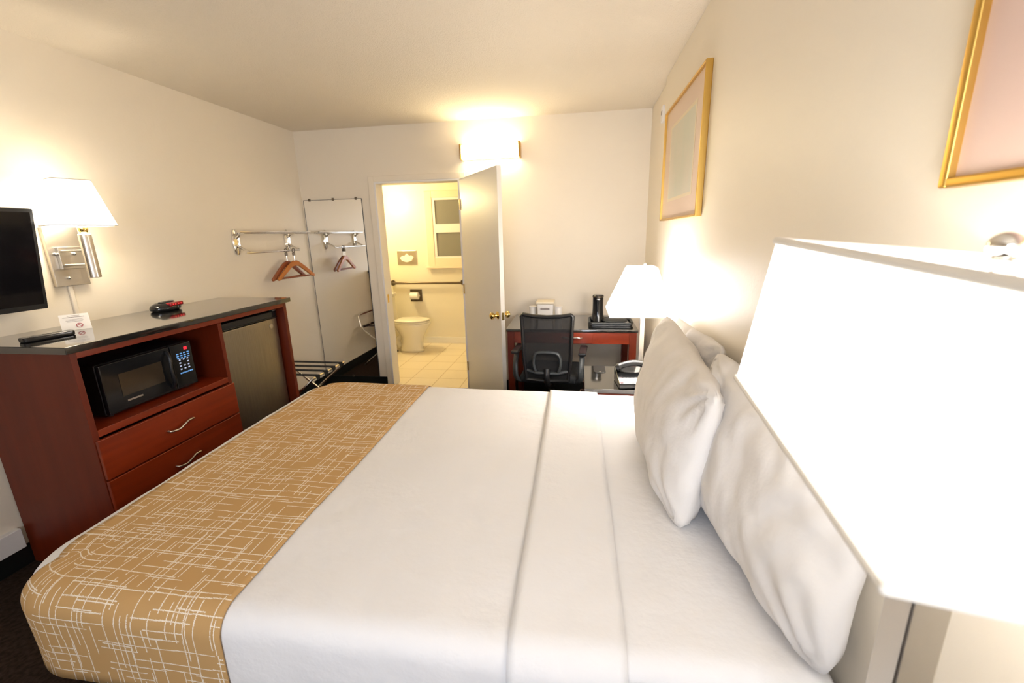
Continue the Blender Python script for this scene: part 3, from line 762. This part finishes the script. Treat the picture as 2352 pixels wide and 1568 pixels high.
t = thing('notepad', 'small printed notepad behind the telephone on the far nightstand', 'notepad', (.285, 2.695, ZN), r(-12))
obj('pad', box(B(), -.035, .035, -.05, .05, 0, .012), M['trimcloth'], t, bevel=.001)
b = B(); box(b, -.02, .012, .01, .022, .012, .0125); box(b, -.03, .03, -.03, -.027, .012, .0125); obj('print', b, M['print'], t)
t = thing('wireless_charger', 'flat black pad with a silver dot at the back of the far nightstand', 'charging pad', (.145, 2.70, ZN))
b = B(); prism(b, [(-.037, .075), (-.037, -.045), (-.03, -.062), (-.012, -.07), (.012, -.07), (.03, -.062), (.037, -.045), (.037, .075)], 0, .004); obj('pad', b, M['vinyl'], t, bevel=.001)
obj('button', cyl(B(), (.002, -.055, .004), (.002, -.055, .006), .007, 16), M['nickel'], t, smooth=True)

# ------------------------------------------------------------------ desk
DX_0, DX_1, DY0, DY1, DH = -.555, .455, 3.25, 3.865, .762
t = thing('desk', 'cherry wood writing desk with black top against the back wall', 'desk', (-.05, 3.56, 0))
obj('top', box(B(), DX_0, DX_1, DY0, DY1, DH-.022, DH), M['topblack'], t, bevel=.003, world=True, label='black polished top')
for x in (DX_0+.008, DX_1-.062):
    for y in (DY0+.012, DY1-.065): obj('leg', box(B(), x, x+.054, y, y+.05, 0, DH-.022), M['woodv_shaded'], t, bevel=.002, world=True)
b = B(); box(b, DX_0+.062, DX_1-.062, DY0+.02, DY0+.04, .645, DH-.022); box(b, DX_0+.062, DX_1-.062, DY1-.05, DY1-.03, .645, DH-.022)
box(b, DX_0+.02, DX_0+.04, DY0+.062, DY1-.065, .645, DH-.022); box(b, DX_1-.045, DX_1-.025, DY0+.062, DY1-.065, .645, DH-.022); obj('apron', b, M['wood'], t, world=True)
d = obj('drawer', box(B(), -.40, .12, DY0+.012, DY0+.02, .65, DH-.027), M['wood'], t, bevel=.002, world=True)
pts = curve([(-.115, DY0+.012, .694), (-.10, DY0-.008, .700), (-.06, DY0-.014, .697), (0, DY0-.014, .700), (.025, DY0-.008, .694), (.035, DY0+.012, .692)], 6)
obj('handle', tube(B(), pts, .0055, 8), M['nickel'], d, smooth=True, world=True)

# desk items
t = thing('ice_bucket', 'white square bucket with lid and dark label on the desk', 'ice bucket', (-.275, 3.68, DH))
b = B(); prism(b, [(-.062, -.055), (.062, -.055), (.062, .055), (-.062, .055)], 0, .135)
for v in b.verts:
    if v.co.z > .1: v.co.x *= 1.14; v.co.y *= 1.14
obj('body', b, M['plasticwhite'], t, bevel=.008)
obj('lid', box(B(), -.078, .078, -.07, .07, .136, .158), M['cream'], t, bevel=.006)
obj('label', box(B(), -.038, .038, -.0665, -.0645, .088, .104), M['print'], t)
for lb, x in (('white cup on the desk left of the bucket', -.385), ('white cup on the desk right of the bucket', -.165)):
    t = thing('paper_cup', lb, 'cup', (x, 3.70, DH))
    b = B(); lathe(b, [(.024, 0), (.026, .002), (.034, .098), (.036, .10), (.032, .10), (.024, .012)], seg=24); obj('cup', b, M['paper'], t, smooth=True)
    obj('lid', cyl(B(), (0, 0, .101), (0, 0, .106), .035, 24), M['plasticwhite'], t, smooth=True)
tr = thing('coffee_tray', 'black rimmed tray on the right end of the desk', 'tray', (.262, 3.49, DH))
b = B(); pr = [(-.165, -.09), (-.15, -.115), (.15, -.115), (.165, -.09), (.165, .11), (.15, .125), (-.15, .125), (-.165, .11)]
prism(b, pr, 0, .012)
obj('base', b, M['blackgloss'], tr, bevel=.003)
b = B(); loop = [Vector((x, y, .022)) for x, y in pr]; tube(b, loop+[loop[0]], .010, 8, cap=False); obj('rim', b, M['darkgrey'], tr, smooth=True)
t = thing('coffee_maker', 'narrow black single cup coffee maker on the desk tray', 'coffee maker', (.165, 3.545, DH+.012))
b = B(); lathe(b, [(.060, 0), (.062, .004), (.056, .02), (.046, .05), (.043, .10), (.043, .20), (.045, .208), (.040, .214)], seg=32); obj('body', b, M['blackgloss'], t, smooth=True)
obj('band', cyl(B(), (0, 0, .196), (0, 0, .206), .0455, 32), M['darkmetal'], t, smooth=True)
b = B(); ball(b, (0, -.0425, .182), .015, (1, .25, .5)); obj('emblem', b, M['chrome'], t, smooth=True)
t = thing('coffee_packets', 'grey packet pile with a white sachet lying on the desk tray', 'coffee packets', (.30, 3.48, DH+.012))
b = B(); ball(b, (0, 0, .018), .10, (1, .85, .18), 28); obj('packet', b, M['darkgrey'], t, smooth=True)
b = B(); box(b, .06, .10, -.04, .02, .028, .032, Matrix.Rotation(r(15), 4, 'Y')); obj('sachet', b, M['paper'], t, bevel=.001)

# ------------------------------------------------------------------ desk chair
t = thing('desk_chair', 'black mesh back office chair with arms pushed up to the desk', 'office chair', (-.20, 3.22, 0), r(-4))
YBk = -.20
def bk(x, z): return (x, YBk + .05*(z-.45) * -1 + .12*x*x*0, z)
fr = [bk(-.155, .43), bk(-.172, .60), bk(-.178, .80), bk(-.184, .915), bk(-.172, .925), bk(-.10, .912), bk(0, .907), bk(.10, .912), bk(.172, .925), bk(.184, .915), bk(.178, .80), bk(.172, .60), bk(.155, .43)]
obj('back_frame', tube(B(), fr+[bk(0, .42), fr[0]], .014, 10, sx=1.2), M['black'], t, smooth=True)
b = B(); pts = [(-.155, .43), (-.172, .60), (-.178, .80), (-.184, .915), (0, .907), (.184, .915), (.178, .80), (.172, .60), (.155, .43)]
lo = [b.verts.new(bk(x, z)) for x, z in pts]; b.faces.new(lo)
o = obj('backrest_mesh', b, M['mesh'], t); so = o.modifiers.new('thick', 'SOLIDIFY'); so.thickness = .002
b = B(); lp = [Vector(bk(x, z)) + Vector((0, -.018, 0)) for x, z in ((-.085, .50), (-.10, .56), (-.085, .63), (-.04, .645), (.04, .645), (.085, .63), (.10, .56), (.085, .50))]
tube(b, curve(lp, 4), .012, 10, sx=1.3); tube(b, [bk(-.15, .50), Vector(bk(-.08, .485))+Vector((0, -.015, 0)), Vector(bk(.08, .485))+Vector((0, -.015, 0)), bk(.15, .50)], .013, 10); obj('lumbar_support', b, M['darkgrey'], t, smooth=True)
obj('back_spine', tube(B(), curve([(0, YBk-.02, .52), (0, YBk-.035, .45), (0, YBk+.02, .385), (0, YBk+.15, .375)], 5), .022, 12), M['black'], t, smooth=True)
obj('seat', rbox(-.22, .22, YBk+.02, .24, .385, .455, .033, 8, 8, 1, wob=.004, seed=5), M['fabricblack'], t, smooth='full')
for s in (-1, 1):
    b = tube(B(), curve([(s*.16, YBk+.10, .385), (s*.235, YBk+.03, .42), (s*.245, YBk+.02, .52), (s*.25, YBk+.10, .615)], 6), .017, 10, sx=1.4)
    a = obj('armrest', b, M['darkgrey'], t, smooth=True)
    obj('arm_pad', box(B(), s*.25-.028, s*.25+.028, YBk+.02, YBk+.26, .612, .636), M['black'], a, bevel=.008, seg=3)
obj('gas_lift', cyl(B(), (0, .02, .09), (0, .02, .385), .025, 20), M['black'], t, smooth=True)
for k in range(5):
    a = 2*PI*k/5+.3; e = (.27*math.cos(a), .02+.27*math.sin(a))
    lg = obj('base_leg', tube(B(), [(0, .02, .10), (e[0], e[1], .075)], [.024, .014], 10), M['black'], t, smooth=True)
    b = B()
    for q in (-.012, .012):
        n = Vector((-math.sin(a), math.cos(a), 0)); c = Vector((e[0], e[1], .028))+n*q; cyl(b, c-n*.008, c+n*.008, .027, 18)
    cyl(b, (e[0], e[1], .03), (e[0], e[1], .075), .006, 8); obj('caster', b, M['black'], lg, smooth=True)

# ------------------------------------------------------------------ framed pictures, thermostat on the right wall
def frame_bm(y0, y1, z0, z1, w, d, x=XR):
    b = B(); box(b, x-d, x, y0, y0+w, z0, z1); box(b, x-d, x, y1-w, y1, z0, z1); box(b, x-d, x, y0+w, y1-w, z0, z0+w); box(b, x-d, x, y0+w, y1-w, z1-w, z1); return b
t = thing('framed_picture', 'gilt framed print with beige mat on the right wall above the far lamp', 'picture', (XR, 2.58, 1.54))
obj('frame', frame_bm(2.13, 3.02, 1.543, 2.180, .011, .03), M['gold'], t, bevel=.003, world=True)
obj('mat_board', box(B(), XR-.016, XR-.004, 2.141, 3.009, 1.554, 2.169), M['matboard'], t, world=True)
a = obj('mat_line', frame_bm(2.285, 2.865, 1.650, 2.070, .016, .0175), M['artline'], t, world=True)
obj('print', box(B(), XR-.017, XR-.0162, 2.301, 2.849, 1.666, 2.054), M['artgreen'], t, world=True)
t = thing('framed_picture', 'gilt framed pink picture on the right wall, cut by the top right corner', 'picture', (XR, .37, 1.53))
obj('frame', frame_bm(-.04, .757, 1.534, 2.20, .014, .028), M['gold'], t, bevel=.003, world=True)
obj('mat_board', box(B(), XR-.016, XR-.004, -.026, .743, 1.548, 2.186), M['pinkmat'], t, world=True)
t = thing('thermostat', 'small white sensor box on the right wall behind the hung picture', 'sensor', (XR+.025, 3.28, 2.24))
obj('case', box(B(), -.035, 0, -.035, .035, -.05, .05), M['plasticwhite'], t, bevel=.006)
obj('vent_slot', box(B(), -.0355, -.035, -.02, .02, -.005, .02), M['print'], t)

# ------------------------------------------------------------------ light, sky, camera
sc = bpy.context.scene
w = bpy.data.worlds.new('sky'); sc.world = w; w.use_nodes = True
w.node_tree.nodes['Background'].inputs[0].default_value = (.60, .74, 1., 1); w.node_tree.nodes['Background'].inputs[1].default_value = .5
L = bpy.data.lights.new('fill_light', 'AREA'); L.shape = 'RECTANGLE'; L.size = 1.4; L.size_y = 1.2; L.energy = 50; L.color = (.82, .88, 1.)  # added fill, tilted upward to brighten ceiling, walls and bed
lo = bpy.data.objects.new('fill_light', L); COL.objects.link(lo); lo.location = ((WX0+WX1)/2, YF-.35, 1.6); lo.rotation_euler = (r(115), 0, 0)

C = Vector((0, 0, 1.484)); yaw, pitch, roll = r(-8.9), r(14.05), r(1.40)
cy, sy, cp, sp, cr, sr = math.cos(yaw), math.sin(yaw), math.cos(pitch), math.sin(pitch), math.cos(roll), math.sin(roll)
f = Vector((sy*cp, cy*cp, -sp)); rr = Vector((cy, -sy, 0)); dd = f.cross(rr)
right = cr*rr + sr*dd; down = -sr*rr + cr*dd
cam = bpy.data.cameras.new('camera'); co = bpy.data.objects.new('camera', cam); COL.objects.link(co); sc.camera = co
mw = Matrix((( right.x, -down.x, -f.x, C.x), (right.y, -down.y, -f.y, C.y), (right.z, -down.z, -f.z, C.z), (0, 0, 0, 1)))
co.matrix_world = mw
cam.sensor_width = 36; cam.lens = 36*985/2352; cam.clip_start = .02
cam.dof.use_dof = True; cam.dof.focus_distance = 1.5; cam.dof.aperture_fstop = 3.5

vs = sc.view_settings; vs.view_transform = 'Standard'; vs.look = 'None'; vs.gamma = 1; vs.exposure = 0.56; vs.use_curve_mapping = False
cyc = sc.cycles; cyc.use_denoising = True; cyc.max_bounces = 6; cyc.diffuse_bounces = 4; cyc.glossy_bounces = 4; cyc.transparent_max_bounces = 6; cyc.use_adaptive_sampling = True; cyc.adaptive_threshold = .1; cyc.adaptive_min_samples = 16
cyc.sample_clamp_indirect = 6; cyc.caustics_reflective = True; cyc.caustics_refractive = False; cyc.blur_glossy = .3
